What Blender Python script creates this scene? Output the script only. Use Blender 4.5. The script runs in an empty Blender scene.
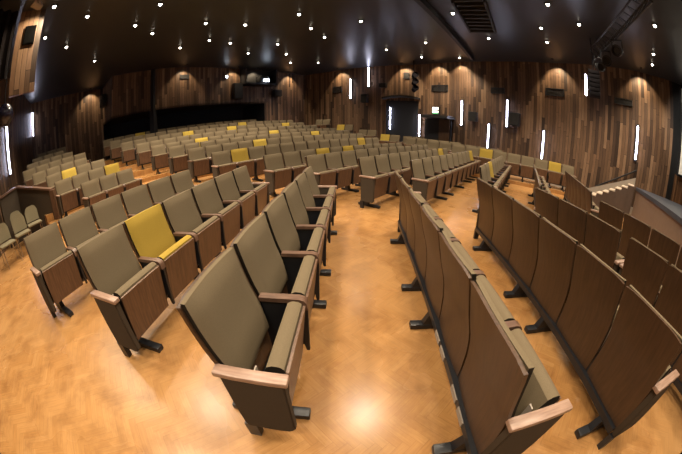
import bpy, bmesh, math, random
from mathutils import Vector, Matrix
random.seed(7)
S = bpy.context.scene
COL = S.collection
PI = math.pi

# ------------------------------------------------------------------ materials
def nd(nt, t, **kw):
    n = nt.nodes.new(t)
    for k, v in kw.items():
        setattr(n, k, v)
    return n
def newmat(name):
    m = bpy.data.materials.new(name); m.use_nodes = True
    nt = m.node_tree; nt.nodes.clear()
    o = nd(nt, 'ShaderNodeOutputMaterial'); b = nd(nt, 'ShaderNodeBsdfPrincipled')
    nt.links.new(b.outputs[0], o.inputs[0])
    return m, nt, b
def setin(nt, sock, v):
    if isinstance(v, bpy.types.NodeSocket): nt.links.new(v, sock)
    else: sock.default_value = v
def math_(nt, op, a, b=None, c=None):
    n = nd(nt, 'ShaderNodeMath', operation=op)
    setin(nt, n.inputs[0], a)
    if b is not None: setin(nt, n.inputs[1], b)
    if c is not None: setin(nt, n.inputs[2], c)
    return n.outputs[0]
def ramp(nt, fac, stops, interp='LINEAR'):
    n = nd(nt, 'ShaderNodeValToRGB'); r = n.color_ramp; r.interpolation = interp
    while len(r.elements) < len(stops): r.elements.new(0.5)
    for e, (p, c) in zip(r.elements, stops):
        e.position = p; e.color = (*c, 1)
    setin(nt, n.inputs[0], fac)
    return n.outputs[0]
def mixc(nt, fac, a, b, mode='MIX'):
    n = nd(nt, 'ShaderNodeMix', data_type='RGBA', blend_type=mode)
    setin(nt, n.inputs[0], fac); setin(nt, n.inputs[6], a); setin(nt, n.inputs[7], b)
    return n.outputs[2]
def noise(nt, vec, scale, detail=3, rough=.55):
    n = nd(nt, 'ShaderNodeTexNoise'); n.inputs['Scale'].default_value = scale
    n.inputs['Detail'].default_value = detail; n.inputs['Roughness'].default_value = rough
    if vec is not None: nt.links.new(vec, n.inputs['Vector'])
    return n.outputs[0]
def coords(nt, what='Object', scale=None):
    t = nd(nt, 'ShaderNodeTexCoord').outputs[what]
    if scale:
        mp = nd(nt, 'ShaderNodeMapping'); mp.inputs['Scale'].default_value = scale
        nt.links.new(t, mp.inputs[0]); t = mp.outputs[0]
    return t
def bump(nt, b, h, strength=.2, dist=.01):
    n = nd(nt, 'ShaderNodeBump'); n.inputs['Strength'].default_value = strength; n.inputs['Distance'].default_value = dist
    nt.links.new(h, n.inputs['Height']); nt.links.new(n.outputs[0], b.inputs['Normal'])

def plain(name, col, rough=.5, metal=0., spec=.5):
    m, nt, b = newmat(name)
    b.inputs['Base Color'].default_value = (*col, 1); b.inputs['Roughness'].default_value = rough
    b.inputs['Metallic'].default_value = metal; b.inputs['Specular IOR Level'].default_value = spec
    v = coords(nt); n = noise(nt, v, 9)
    nt.links.new(mixc(nt, n, tuple(c*.85 for c in col)+(1,), tuple(min(1, c*1.15) for c in col)+(1,)), b.inputs['Base Color'])
    return m
def emit(name, col, strength):
    m, nt, b = newmat(name)
    b.inputs['Base Color'].default_value = (*col, 1)
    b.inputs['Emission Color'].default_value = (*col, 1); b.inputs['Emission Strength'].default_value = strength
    return m
def fabric(name, col):
    m, nt, b = newmat(name)
    v = coords(nt)
    n1 = noise(nt, v, 260, 2); n2 = noise(nt, v, 5, 2)
    c = mixc(nt, n1, tuple(x*.72 for x in col)+(1,), tuple(min(1, x*1.25) for x in col)+(1,))
    c = mixc(nt, math_(nt, 'MULTIPLY', n2, .35), c, tuple(x*.8 for x in col)+(1,))
    nt.links.new(c, b.inputs['Base Color'])
    b.inputs['Roughness'].default_value = .92; b.inputs['Specular IOR Level'].default_value = .15
    bump(nt, b, n1, .25, .002)
    return m
def wood(name, dark, light, rough=.42, scale=(30, 3.0, 2.2), spec=.5):
    m, nt, b = newmat(name)
    oi = nd(nt, 'ShaderNodeObjectInfo').outputs['Random']
    v = coords(nt, 'Object', scale)
    add = nd(nt, 'ShaderNodeVectorMath', operation='ADD'); nt.links.new(v, add.inputs[0])
    cx = nd(nt, 'ShaderNodeCombineXYZ'); s = math_(nt, 'MULTIPLY', oi, 37.0)
    for i in range(3): nt.links.new(s, cx.inputs[i])
    nt.links.new(cx.outputs[0], add.inputs[1])
    n = noise(nt, add.outputs[0], 2.0, 5, .6)
    nt.links.new(ramp(nt, n, [(.28, dark), (.72, light)]), b.inputs['Base Color'])
    b.inputs['Roughness'].default_value = rough; b.inputs['Specular IOR Level'].default_value = spec
    bump(nt, b, n, .08, .003)
    return m

M = {}
M['grey'] = fabric('olive_grey_upholstery', (.138, .107, .066))
M['panelgrey'] = fabric('dark_grey_upholstery', (.062, .048, .034))
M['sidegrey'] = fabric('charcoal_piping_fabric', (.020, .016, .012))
M['void'] = plain('deep_black', (.0015, .0015, .0015), .9, 0, .05)
M['yellow'] = fabric('yellow_upholstery', (.31, .213, .036))
M['yellowcover'] = fabric('pale_yellow_upholstery', (.40, .285, .052))
M['backwood'] = wood('walnut_back_veneer', (.038, .0185, .0088), (.076, .039, .0185), .45, (2.2, 26, 2.4))
M['seatwood'] = wood('walnut_seat_veneer', (.068, .035, .0195), (.148, .080, .046), .4, (2.2, 24, 2.4))
M['armwood'] = wood('arm_wood', (.075, .040, .026), (.15, .085, .055), .38, (5, 40, 5))
M['armpale'] = wood('pale_arm_wood', (.21, .13, .095), (.36, .24, .18), .35, (5, 40, 5))
M['edgewood'] = wood('plywood_edge', (.30, .19, .11), (.48, .34, .22), .5)
M['steel'] = plain('black_steel', (.010, .011, .014), .38)
M['black'] = plain('matt_black', (.006, .006, .007), .6)
M['plastic'] = plain('dark_plastic', (.020, .020, .022), .4)
M['grille'] = plain('black_grille', (.010, .010, .011), .7)
M['trimgrey'] = plain('grey_trim', (.28, .24, .20), .6)
M['darkwall'] = plain('dark_painted_wall', (.018, .015, .014), .8)
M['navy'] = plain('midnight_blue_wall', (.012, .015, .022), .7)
M['curtain'] = plain('black_drape', (.006, .005, .006), .95, 0, .1)
M['stagetop'] = plain('dark_stage_deck', (.030, .036, .050), .45)
M['beige'] = plain('brown_painted_panel', (.150, .098, .066), .65)
M['stairside'] = plain('dark_brown_panel', (.075, .050, .038), .65)
M['step'] = plain('pale_nosing', (.55, .46, .36), .5)
M['screen'] = plain('white_screen', (.78, .76, .70), .9)
M['chrome'] = plain('chrome_leg', (.55, .55, .55), .25, 1.0)
M['tan'] = fabric('tan_shell', (.19, .165, .105))
M['led'] = emit('white_led', (.78, .78, 1.0), 26)
M['lamp'] = emit('warm_lamp', (1.0, .90, .74), 26)
M['lampcold'] = emit('cold_lamp', (.75, .85, 1.0), 14)
M['exit'] = emit('exit_light', (1.0, .92, .78), 3.0)
M['green'] = emit('exit_green', (.2, .9, .35), .5)

# ceiling: glossy black paint
m, nt, b = newmat('black_ceiling_paint'); v = coords(nt)
n = noise(nt, v, .7, 2)
nt.links.new(ramp(nt, n, [(.3, (.023, .025, .029)), (.7, (.028, .030, .034))]), b.inputs['Base Color'])
b.inputs['Roughness'].default_value = .36
b.inputs['Specular IOR Level'].default_value = .55
M['ceiling'] = m

# vertical planks on walls (UV: u along the wall in metres, v height)
def planks(name, cols, w=.16, ln=1.7, rough=.5):
    m, nt, b = newmat(name)
    uv = nd(nt, 'ShaderNodeTexCoord').outputs['UV']
    sep = nd(nt, 'ShaderNodeSeparateXYZ'); nt.links.new(uv, sep.inputs[0])
    u = math_(nt, 'DIVIDE', sep.outputs[0], w); cell = math_(nt, 'FLOOR', u)
    wn = nd(nt, 'ShaderNodeTexWhiteNoise', noise_dimensions='1D'); nt.links.new(cell, wn.inputs['W'])
    vv = math_(nt, 'ADD', math_(nt, 'DIVIDE', sep.outputs[1], ln), math_(nt, 'MULTIPLY', wn.outputs[0], 5.0))
    row = math_(nt, 'FLOOR', vv)
    cb = nd(nt, 'ShaderNodeCombineXYZ'); nt.links.new(cell, cb.inputs[0]); nt.links.new(row, cb.inputs[1])
    w2 = nd(nt, 'ShaderNodeTexWhiteNoise', noise_dimensions='2D'); nt.links.new(cb.outputs[0], w2.inputs['Vector'])
    base = ramp(nt, w2.outputs[0], [(i/(len(cols)-1), c) for i, c in enumerate(cols)])
    mp = nd(nt, 'ShaderNodeMapping'); mp.inputs['Scale'].default_value = (26, 1.6, 1); nt.links.new(uv, mp.inputs[0])
    add = nd(nt, 'ShaderNodeVectorMath', operation='ADD'); nt.links.new(mp.outputs[0], add.inputs[0]); nt.links.new(w2.outputs['Color'], add.inputs[1])
    g = noise(nt, add.outputs[0], 1.6, 4)
    c = mixc(nt, .55, base, ramp(nt, g, [(.25, (.25, .22, .2)), (.75, (1.25, 1.2, 1.15))]), 'MULTIPLY')
    fr = math_(nt, 'FRACT', u); gap = math_(nt, 'LESS_THAN', math_(nt, 'MINIMUM', fr, math_(nt, 'SUBTRACT', 1.0, fr)), .035)
    fv = math_(nt, 'LESS_THAN', math_(nt, 'FRACT', vv), .006)
    gp = math_(nt, 'MAXIMUM', gap, fv)
    nt.links.new(mixc(nt, gp, c, (.006, .004, .003, 1)), b.inputs['Base Color'])
    b.inputs['Roughness'].default_value = rough; b.inputs['Specular IOR Level'].default_value = .35
    bump(nt, b, math_(nt, 'SUBTRACT', g, math_(nt, 'MULTIPLY', gp, 1.5)), .25, .01)
    return m
M['planks'] = planks('mixed_timber_planks', [(.040, .024, .016), (.105, .062, .037), (.20, .122, .072), (.070, .042, .027), (.165, .098, .058), (.28, .180, .110)], .135)
M['slats'] = planks('timber_slats', [(.05, .025, .015), (.14, .07, .035), (.22, .12, .06)], .07, 9.0)

# herringbone parquet
m, nt, b = newmat('herringbone_parquet')
v = coords(nt, 'Object')
rot = nd(nt, 'ShaderNodeVectorRotate'); rot.rotation_type = 'Z_AXIS'; rot.inputs['Angle'].default_value = math.radians(48)
nt.links.new(v, rot.inputs['Vector'])
sep = nd(nt, 'ShaderNodeSeparateXYZ'); nt.links.new(rot.outputs[0], sep.inputs[0])
BW = .056; NB = 5
x = math_(nt, 'DIVIDE', sep.outputs[0], BW); y = math_(nt, 'DIVIDE', sep.outputs[1], BW)
i_ = math_(nt, 'FLOOR', x); j_ = math_(nt, 'FLOOR', y)
t_ = math_(nt, 'FLOORED_MODULO', math_(nt, 'SUBTRACT', i_, j_), 2.0*NB)
hor = math_(nt, 'LESS_THAN', t_, NB-.5); ver = math_(nt, 'SUBTRACT', 1.0, hor)
idx = math_(nt, 'SUBTRACT', i_, math_(nt, 'MULTIPLY', hor, t_))
idy = math_(nt, 'ADD', j_, math_(nt, 'MULTIPLY', ver, math_(nt, 'SUBTRACT', t_, float(NB))))
cb = nd(nt, 'ShaderNodeCombineXYZ'); nt.links.new(idx, cb.inputs[0]); nt.links.new(idy, cb.inputs[1]); nt.links.new(hor, cb.inputs[2])
w2 = nd(nt, 'ShaderNodeTexWhiteNoise', noise_dimensions='3D'); nt.links.new(cb.outputs[0], w2.inputs['Vector'])
base = ramp(nt, w2.outputs[0], [(0, (.350, .174, .056)), (.35, (.370, .188, .063)), (.7, (.384, .199, .069)), (1, (.408, .216, .078))])
# grain along each block
gu = math_(nt, 'ADD', math_(nt, 'MULTIPLY', hor, y), math_(nt, 'MULTIPLY', ver, x))
gl = math_(nt, 'ADD', math_(nt, 'MULTIPLY', hor, x), math_(nt, 'MULTIPLY', ver, y))
gc = nd(nt, 'ShaderNodeCombineXYZ'); nt.links.new(math_(nt, 'MULTIPLY', gu, 3.2), gc.inputs[0]); nt.links.new(math_(nt, 'MULTIPLY', gl, .22), gc.inputs[1]); nt.links.new(math_(nt, 'MULTIPLY', w2.outputs[0], 40.), gc.inputs[2])
gr = noise(nt, gc.outputs[0], 1.5, 4)
c = mixc(nt, .40, base, ramp(nt, gr, [(.3, (.62, .56, .5)), (.7, (1.15, 1.12, 1.1))]), 'MULTIPLY')
wear = noise(nt, v, .55, 4)
c = mixc(nt, ramp(nt, wear, [(.45, (0, 0, 0)), (.75, (.35, .35, .35))]), c, (.50, .30, .13, 1))
scuff = noise(nt, v, 3.1, 7, .65)
c = mixc(nt, ramp(nt, scuff, [(.46, (0, 0, 0)), (.70, (.55, .55, .55))]), c, (.15, .062, .018, 1))
fx = math_(nt, 'FRACT', x); fy = math_(nt, 'FRACT', y)
e1 = math_(nt, 'LESS_THAN', math_(nt, 'ADD', math_(nt, 'MULTIPLY', hor, fy), math_(nt, 'MULTIPLY', ver, fx)), .045)
e2 = math_(nt, 'MULTIPLY', math_(nt, 'LESS_THAN', t_, .5), math_(nt, 'LESS_THAN', fx, .05))
c = mixc(nt, math_(nt, 'MULTIPLY', math_(nt, 'MAXIMUM', e1, e2), .30), c, (.10, .045, .015, 1))
nt.links.new(c, b.inputs['Base Color'])
nt.links.new(math_(nt, 'MULTIPLY_ADD', wear, .20, .17), b.inputs['Roughness'])
b.inputs['Specular IOR Level'].default_value = .5
bump(nt, b, gr, .03, .004)
M['parquet'] = m

# ------------------------------------------------------------------ mesh helpers
class MB:
    def __init__(s): s.v = []; s.f = []; s.mi = []; s.uv = {}
    def add(s, vs, fs, mi=0, T=None):
        o = len(s.v)
        for p in vs: s.v.append(tuple(T @ Vector(p)) if T is not None else tuple(p))
        for f in fs: s.f.append(tuple(i+o for i in f)); s.mi.append(mi)
    def box(s, x0, x1, y0, y1, z0, z1, mi=0, T=None):
        vs = [(x, y, z) for x in (x0, x1) for y in (y0, y1) for z in (z0, z1)]
        s.add(vs, [(0, 1, 3, 2), (4, 6, 7, 5), (0, 4, 5, 1), (2, 3, 7, 6), (0, 2, 6, 4), (1, 5, 7, 3)], mi, T)
    def rbox(s, x0, x1, y0, y1, z0, z1, r=.01, mi=0, T=None, seg=2):
        bm = bmesh.new(); bmesh.ops.create_cube(bm, size=1)
        for v in bm.verts:
            v.co = Vector((x0+(v.co.x+.5)*(x1-x0), y0+(v.co.y+.5)*(y1-y0), z0+(v.co.z+.5)*(z1-z0)))
        bmesh.ops.bevel(bm, geom=list(bm.edges), offset=r, segments=seg, affect='EDGES', profile=.5)
        bm.verts.index_update()
        s.add([v.co for v in bm.verts], [[v.index for v in f.verts] for f in bm.faces], mi, T); bm.free()
    def prism(s, pts, y0, y1, mi=0, T=None):   # xz outline extruded along y
        n = len(pts); vs = [(p[0], y0, p[1]) for p in pts]+[(p[0], y1, p[1]) for p in pts]
        s.add(vs, [tuple(range(n)), tuple(range(2*n-1, n-1, -1))]+[(i, i+n, (i+1) % n+n, (i+1) % n) for i in range(n)], mi, T)
    def sheet(s, front, back, mi=0):           # closed slab from two grids of points
        nr, nc = len(front), len(front[0]); o = []
        g = lambda k, i, j: k*nr*nc+i*nc+j
        vs = [p for r in front for p in r]+[p for r in back for p in r]; fs = []
        for i in range(nr-1):
            for j in range(nc-1):
                fs.append((g(0, i, j), g(0, i, j+1), g(0, i+1, j+1), g(0, i+1, j)))
                fs.append((g(1, i, j), g(1, i+1, j), g(1, i+1, j+1), g(1, i, j+1)))
        for i in range(nr-1):
            fs.append((g(0, i, 0), g(0, i+1, 0), g(1, i+1, 0), g(1, i, 0)))
            fs.append((g(0, i, nc-1), g(1, i, nc-1), g(1, i+1, nc-1), g(0, i+1, nc-1)))
        for j in range(nc-1):
            fs.append((g(0, 0, j), g(1, 0, j), g(1, 0, j+1), g(0, 0, j+1)))
            fs.append((g(0, nr-1, j), g(0, nr-1, j+1), g(1, nr-1, j+1), g(1, nr-1, j)))
        s.add(vs, fs, mi)
    def tube(s, pts, r, n=8, mi=0, T=None):
        pts = [Vector(p) for p in pts]; rings = []
        for k, p in enumerate(pts):
            d = (pts[min(k+1, len(pts)-1)]-pts[max(k-1, 0)]).normalized()
            a = d.orthogonal().normalized() if abs(d.z) > .9 else d.cross(Vector((0, 0, 1))).normalized(); b_ = d.cross(a)
            rings.append([p+a*r*math.cos(2*PI*i/n)+b_*r*math.sin(2*PI*i/n) for i in range(n)])
        vs = [q for rg in rings for q in rg]; fs = []
        for k in range(len(pts)-1):
            for i in range(n): fs.append((k*n+i, k*n+(i+1) % n, (k+1)*n+(i+1) % n, (k+1)*n+i))
        fs.append(tuple(range(n))[::-1]); fs.append(tuple(range((len(pts)-1)*n, len(pts)*n)))
        s.add(vs, fs, mi, T)
    def lathe(s, prof, n=20, mi=0, T=None, ring=False):    # (r,z) profile about z
        vs = [(r*math.cos(2*PI*i/n), r*math.sin(2*PI*i/n), z) for r, z in prof for i in range(n)]; fs = []
        for k in range(len(prof)-1):
            for i in range(n): fs.append((k*n+i, k*n+(i+1) % n, (k+1)*n+(i+1) % n, (k+1)*n+i))
        if not ring:
            fs.append(tuple(range(n))[::-1]); fs.append(tuple(range((len(prof)-1)*n, len(prof)*n)))
        s.add(vs, fs, mi, T)
    def mesh(s, name, mats, smooth=False, side=None):
        me = bpy.data.meshes.new(name); me.from_pydata(s.v, [], s.f)
        for mt in mats: me.materials.append(mt)
        me.polygons.foreach_set('material_index', s.mi)
        bm = bmesh.new(); bm.from_mesh(me); bmesh.ops.recalc_face_normals(bm, faces=bm.faces); bm.to_mesh(me); bm.free()
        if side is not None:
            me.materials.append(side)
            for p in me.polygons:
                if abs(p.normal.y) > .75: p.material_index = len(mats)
        if smooth: me.shade_smooth(); me.set_sharp_from_angle(angle=math.radians(38))
        me.update(); return me
def tag(o, label=None, cat=None, group=None, kind=None):
    if label: o['label'] = label
    if cat: o['category'] = cat
    if group: o['group'] = group
    if kind: o['kind'] = kind
    return o
def ob(name, data, parent=None, loc=(0, 0, 0), rz=0):
    o = bpy.data.objects.new(name, data); COL.objects.link(o)
    o.location = loc; o.rotation_euler = (0, 0, rz)
    if parent: o.parent = parent
    return o
def empty(name, loc=(0, 0, 0), rz=0):
    o = ob(name, None, None, loc, rz); o.empty_display_size = .1; return o
def structure(name, mb, mats, label=None, smooth=False):
    return tag(ob(name, mb.mesh(name, mats, smooth)), label, 'setting' if label else None, None, 'structure')
ORD = ['first', 'second', 'third', 'fourth', 'fifth', 'sixth', 'seventh', 'eighth', 'ninth', 'tenth', 'eleventh', 'twelfth', 'thirteenth', 'fourteenth', 'fifteenth', 'sixteenth', 'seventeenth', 'eighteenth', 'nineteenth', 'twentieth']
def ordw(i):
    if i < 20: return ORD[i]
    t = ['twenty', 'thirty', 'forty', 'fifty', 'sixty'][i//10-1+0-1] if i % 10 != 9 or True else ''
    tens = (i+1)//10; u = (i+1) % 10
    T10 = {2: ('twenty', 'twentieth'), 3: ('thirty', 'thirtieth'), 4: ('forty', 'fortieth'), 5: ('fifty', 'fiftieth')}
    return T10[tens][1] if u == 0 else T10[tens][0]+'-'+ORD[u-1]

# ------------------------------------------------------------------ camera
cam = bpy.data.cameras.new('camera'); co = ob('camera', cam)
co.location = (0, 0, 1.55); co.rotation_euler = (math.radians(90-21.41), 0, 0)
cam.type = 'PANO'; cam.panorama_type = 'FISHEYE_LENS_POLYNOMIAL'
cam.sensor_fit = 'HORIZONTAL'; cam.sensor_width = 36.0; cam.sensor_height = 36.0*454/682
cam.fisheye_fov = PI
SG = -1.0
cam.fisheye_polynomial_k0 = 0.0
cam.fisheye_polynomial_k1 = SG*0.07045605379295855
cam.fisheye_polynomial_k2 = SG*8.837069738141018e-06
cam.fisheye_polynomial_k3 = SG*3.4478540423556336e-06
cam.fisheye_polynomial_k4 = SG*5.474089259919384e-08
cam.clip_start = .02; cam.clip_end = 200
S.camera = co

# ------------------------------------------------------------------ setting
CEIL = 5.3
WR = [(11.3, 4.05), (10.2, 5.6), (8.5, 9.3), (7.1, 11.3), (4.3, 14.6), (.6, 16.9), (-2.5, 19)]      # right-hand plank wall
WB = [(-2.5, 19), (-4.6, 16.2)]                                                                    # short return beside the booth
WU = [(-4.6, 16.2), (-5.8, 14.9), (-8, 11.8), (-10.6, 9.6), (-12.8, 10.8)]                         # upper wall over the rear recess
WD = [(-4.6, 16.2), (-6.4, 17.2), (-13.6, 11.8), (-12.8, 10.8)]                                    # dark wall in the recess
WL = [(-12.8, 10.8), (-15.2, 7.0), (-9.6, 2.9), (-6.6, .4), (-4, -3.5)]                              # left plank wall
def wallmesh(name, pl, z0, z1, mat, th=.12):
    me = bpy.data.meshes.new(name); vs = []; fs = []; uvs = []
    u = 0; prev = None
    for k in range(len(pl)-1):
        a, b_ = Vector(pl[k]), Vector(pl[k+1]); L = (b_-a).length
        n = Vector((b_.y-a.y, -(b_.x-a.x))).normalized()
        if n.dot(-(a+b_)/2) > 0: n = -n                     # n points away from the hall
        q = [(a, z0), (b_, z0), (b_, z1), (a, z1)]
        o = len(vs)
        for p, zz in q: vs.append((p.x, p.y, zz))
        for p, zz in q: vs.append((p.x+n.x*th, p.y+n.y*th, zz))
        U = [(u, z0), (u+L, z0), (u+L, z1), (u, z1)]
        for f in [(0, 1, 2, 3), (7, 6, 5, 4), (0, 4, 5, 1), (3, 2, 6, 7), (0, 3, 7, 4), (1, 5, 6, 2)]:
            fs.append([o+i for i in f]); uvs += [U[i % 4] for i in f]
        u += L
    me.from_pydata(vs, [], fs); uvl = me.uv_layers.new()
    for i, w in enumerate(uvs): uvl.data[i].uv = w
    me.materials.append(mat); me.update()
    o = ob(name, me); o['kind'] = 'structure'; return o
wallmesh('wall_right', WR, 0, CEIL, M['planks'])
wallmesh('wall_back_return', WB, 0, CEIL, M['planks'])
wallmesh('wall_back_upper', WU, 3.2, CEIL, M['planks'])
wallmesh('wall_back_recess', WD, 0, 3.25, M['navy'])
wallmesh('wall_left', WL, 0, CEIL, M['planks'])
mb = MB(); pl = [(-4.6, 16.2, 3.2), (-6.4, 17.2, 3.2), (-13.6, 11.8, 3.2), (-12.8, 10.8, 3.2), (-10.6, 9.6, 3.2), (-8, 11.8, 3.2), (-5.8, 14.9, 3.2)]
mb.add(pl+[(x_, y_, z_+.1) for x_, y_, z_ in pl], [tuple(range(7)), tuple(range(13, 6, -1))]+[(i, (i+1) % 7, (i+1) % 7+7, i+7) for i in range(7)])
structure('ceiling_recess', mb, [M['darkwall']])
mb = MB(); mb.box(-17, 17, -9, 22, -.2, 0); structure('floor', mb, [M['parquet']])
mb = MB(); mb.box(-17, 17, -9, 22, CEIL, CEIL+.2); structure('ceiling', mb, [M['ceiling']])
# walls behind the camera close the hall
mb = MB(); mb.box(-5, 16, -9, -8.8, 0, CEIL); structure('wall_front_side', mb, [M['darkwall']])
mb = MB(); mb.add([(-4, -3.5, 0), (-5, -8.9, 0), (-5, -8.9, CEIL), (-4, -3.5, CEIL), (-4.2, -3.5, 0), (-5.2, -8.9, 0), (-5.2, -8.9, CEIL), (-4.2, -3.5, CEIL)],
                  [(0, 1, 2, 3), (7, 6, 5, 4), (0, 4, 5, 1), (3, 2, 6, 7), (0, 3, 7, 4), (1, 5, 6, 2)]); structure('wall_left_rear', mb, [M['darkwall']])

# ---- seating block frames
DM = Vector((.63, .777)).normalized(); NM = Vector((DM.y, -DM.x))      # middle block: along the row / facing
DL = Vector((.235, .972)).normalized(); NL = Vector((DL.y, -DL.x))      # left rear block
D3 = Vector((.81, -.586)).normalized()                                  # wall-side block
NK = {-3: 1.46, -2: .31, -1: -.90, 0: -2.11, 1: -2.97, 2: -4.05, 3: -5.12, 4: -6.55, 5: -7.6, 6: -8.6, 7: -9.65, 8: -10.75, 9: -11.9, 10: -13.0, 11: -14.1}
FK = {4: .13, 5: .28, 6: .41, 7: .53, 8: .71, 9: .90, 10: 1.10, 11: 1.27}
DK0 = {-3: 5.45, -2: 4.50, -1: 5.30, 0: 4.62, 1: 4.14, 2: 3.8, 3: 3.48, 4: 2.82, 5: 2.52, 6: 2.2, 7: 1.83, 8: 1.45, 9: .95, 10: .5, 11: .2}
NCH = {-3: 7, -2: 8, -1: 9, 0: 10, 1: 10, 2: 12, 3: 12, 4: 14, 5: 15, 6: 16, 7: 17, 8: 17, 9: 18, 10: 19, 11: 16}
PITCH = .567
def floor_m(n):
    f = 0
    for k in range(4, 12):
        if n < NK[k]+.62: f = FK[k]
    return f
def slab(name, P, d, n, a0, a1, b0, b1, z):  # box in a (d,n) frame
    mb = MB(); c = [P+d*a+n*b_ for a, b_ in ((a0, b0), (a1, b0), (a1, b1), (a0, b1))]
    vs = [(p.x, p.y, 0) for p in c]+[(p.x, p.y, z) for p in c]
    mb.add(vs, [(3, 2, 1, 0), (4, 5, 6, 7)]+[(i, (i+1) % 4, (i+1) % 4+4, i+4) for i in range(4)])
    structure(name, mb, [M['parquet']])
Z2 = Vector((0, 0))
for k in range(4, 12):
    n0 = NK[k]+.62; n1 = NK[k+1]+.62 if k < 11 else -16.2
    slab('floor_terrace_middle', Z2, DM, NM, DK0[k]-1.15, 12.6 if k < 9 else 11.9, n1, n0, FK[k])
LJ = []   # left rear rows: start point, floor, seats
for j, (x, y, n) in enumerate([(-5.99, 4.0, 3), (-7.0, 3.75, 4), (-8.0, 4.0, 4), (-9.0, 3.95, 4), (-10.0, 4.0, 5), (-11.0, 4.65, 4), (-12.0, 5.4, 3), (-12.9, 6.1, 3)]):
    p = Vector((x, y)); LJ.append((p, .08+.2*j, n))
    a0 = p.dot(DL)-.35; m1 = p.dot(NL)+.62
    slab('floor_terrace_left', Z2, DL, NL, a0, a0+.35+n*PITCH+.75, m1-1.03 if j < 7 else m1-1.5, m1, LJ[-1][1])

# ------------------------------------------------------------------ seats
HB = .272     # half width of a back
def sx(z):    # rear face of the curved back, metres forward of its top
    pts = [(.19, .125), (.32, .118), (.45, .108), (.58, .085), (.70, .044), (.82, .012), (.95, -.018)]
    for (z0, a), (z1, b_) in zip(pts[:-1], pts[1:]):
        if z <= z1: return a+(b_-a)*(z-z0)/(z1-z0)
    return -.018
def back_shell():
    mb = MB(); nz, ny = 14, 9; F_, B_ = [], []
    for i in range(nz):
        z_ = .20+.75*i/(nz-1); r0, r1 = [], []
        for j in range(ny):
            t = -1+2*j/(ny-1); y_ = HB*t
            zz = z_-(.012*abs(t)**6 if i == nz-1 else 0)
            xx = sx(z_)+.014*t*t
            r0.append((xx+.018, y_, zz)); r1.append((xx, y_, zz))
        F_.append(r0); B_.append(r1)
    mb.sheet(F_, B_); return mb
def back_cushion(z0=.40, z1=.952, th=.052):
    mb = MB(); nz, ny = 14, 11; F_, B_ = [], []
    for i in range(nz):
        v = i/(nz-1); z_ = z0+(z1-z0)*v; r0, r1 = [], []
        for j in range(ny):
            t = -1+2*j/(ny-1); y_ = (HB-.012)*t
            k = (1-abs(2*v-1)**9)*(1-abs(t)**9)
            tt = th*(.45+.55*k)+.006*(1-t*t)*math.sin(PI*v)
            xx = sx(z_)+.014*t*t+.0185
            r0.append((xx+tt, y_, z_)); r1.append((xx, y_, z_))
        F_.append(r0); B_.append(r1)
    mb.sheet(F_, B_); return mb
def seat_shell():
    mb = MB(); mb.prism([(.352, .20), (.366, .198), (.418, .605), (.404, .608)], -.242, .242); return mb
def seat_cushion():
    mb = MB(); pr = [(.350, .21), (.402, .60), (.398, .622), (.378, .636), (.345, .638), (.318, .625), (.300, .58), (.262, .30), (.268, .235), (.29, .212)]
    mb.prism(pr, -.238, .238); return mb
def arm(y):
    mb = MB(); w = .026
    outer = [(.135, .634), (.375, .637), (.405, .628), (.422, .606), (.427, .56)]
    inner = [(.135, .606), (.368, .608), (.388, .600), (.397, .585), (.400, .56)]
    n = len(outer)
    for y0, y1 in ((y-w, y+w),):
        pts = outer+inner[::-1]
        vs = [(p[0], y0, p[1]) for p in pts]+[(p[0], y1, p[1]) for p in pts]; m = len(pts); fs = []
        for i in range(n-1):
            q = (i, i+1, m-2-i, m-1-i); fs.append(q); fs.append(tuple(x_+m for x_ in q[::-1]))
        fs += [(i, i+m, (i+1) % m+m, (i+1) % m) for i in range(m)]
        mb.add(vs, fs)
    return mb
def standard(y):
    mb = MB(); mb.prism([(.14, .607), (.36, .607), (.39, .57), (.40, .562), (.424, .562), (.412, .20), (.39, .20), (.372, .30), (.30, .20), (.14, .20), (.15, .45)], y-.011, y+.011); return mb
def end_panel(y):
    mb = MB(); bm = bmesh.new()
    pr = [(.125, .165), (.14, .135), (.375, .135), (.408, .165), (.412, .604), (.112, .604)]
    y += .012 if y > 0 else -.012; vs = [(p[0], y-.026, p[1]) for p in pr]+[(p[0], y+.026, p[1]) for p in pr]; n = 6
    bmv = [bm.verts.new(v) for v in vs]
    bm.faces.new(bmv[:n]); bm.faces.new(bmv[n:][::-1])
    for i in range(n): bm.faces.new([bmv[i], bmv[i+n], bmv[(i+1) % n+n], bmv[(i+1) % n]])
    bmesh.ops.bevel(bm, geom=list(bm.edges), offset=.008, segments=2, affect='EDGES'); bm.verts.index_update()
    mb.add([v.co for v in bm.verts], [[v.index for v in f.verts] for f in bm.faces]); bm.free(); return mb
def axle():
    mb = MB(); mb.tube([(.235, -.262, .27), (.235, .262, .27)], .016, 8); return mb
def side_plate():
    mb = MB(); mb.box(.250, .258, -.236, -.205, .30, .585); return mb
def arm_end(y):  # straight arm resting on the end panel
    e = .014 if y > 0 else -.014; mb = MB(); mb.rbox(.085, .428, y+e-.031, y+e+.031, .604, .636, .008); return mb
h = PITCH/2
ME = {}
ME['back_shell'] = back_shell().mesh('back_shell', [M['backwood']], True)
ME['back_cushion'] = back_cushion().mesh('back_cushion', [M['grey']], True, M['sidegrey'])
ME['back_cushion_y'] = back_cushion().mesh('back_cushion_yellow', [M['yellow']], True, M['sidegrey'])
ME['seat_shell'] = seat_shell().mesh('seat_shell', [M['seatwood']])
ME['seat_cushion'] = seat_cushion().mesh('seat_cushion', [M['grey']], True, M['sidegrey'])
ME['seat_cushion_y'] = seat_cushion().mesh('seat_cushion_yellow', [M['yellow']], True, M['sidegrey'])
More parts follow.
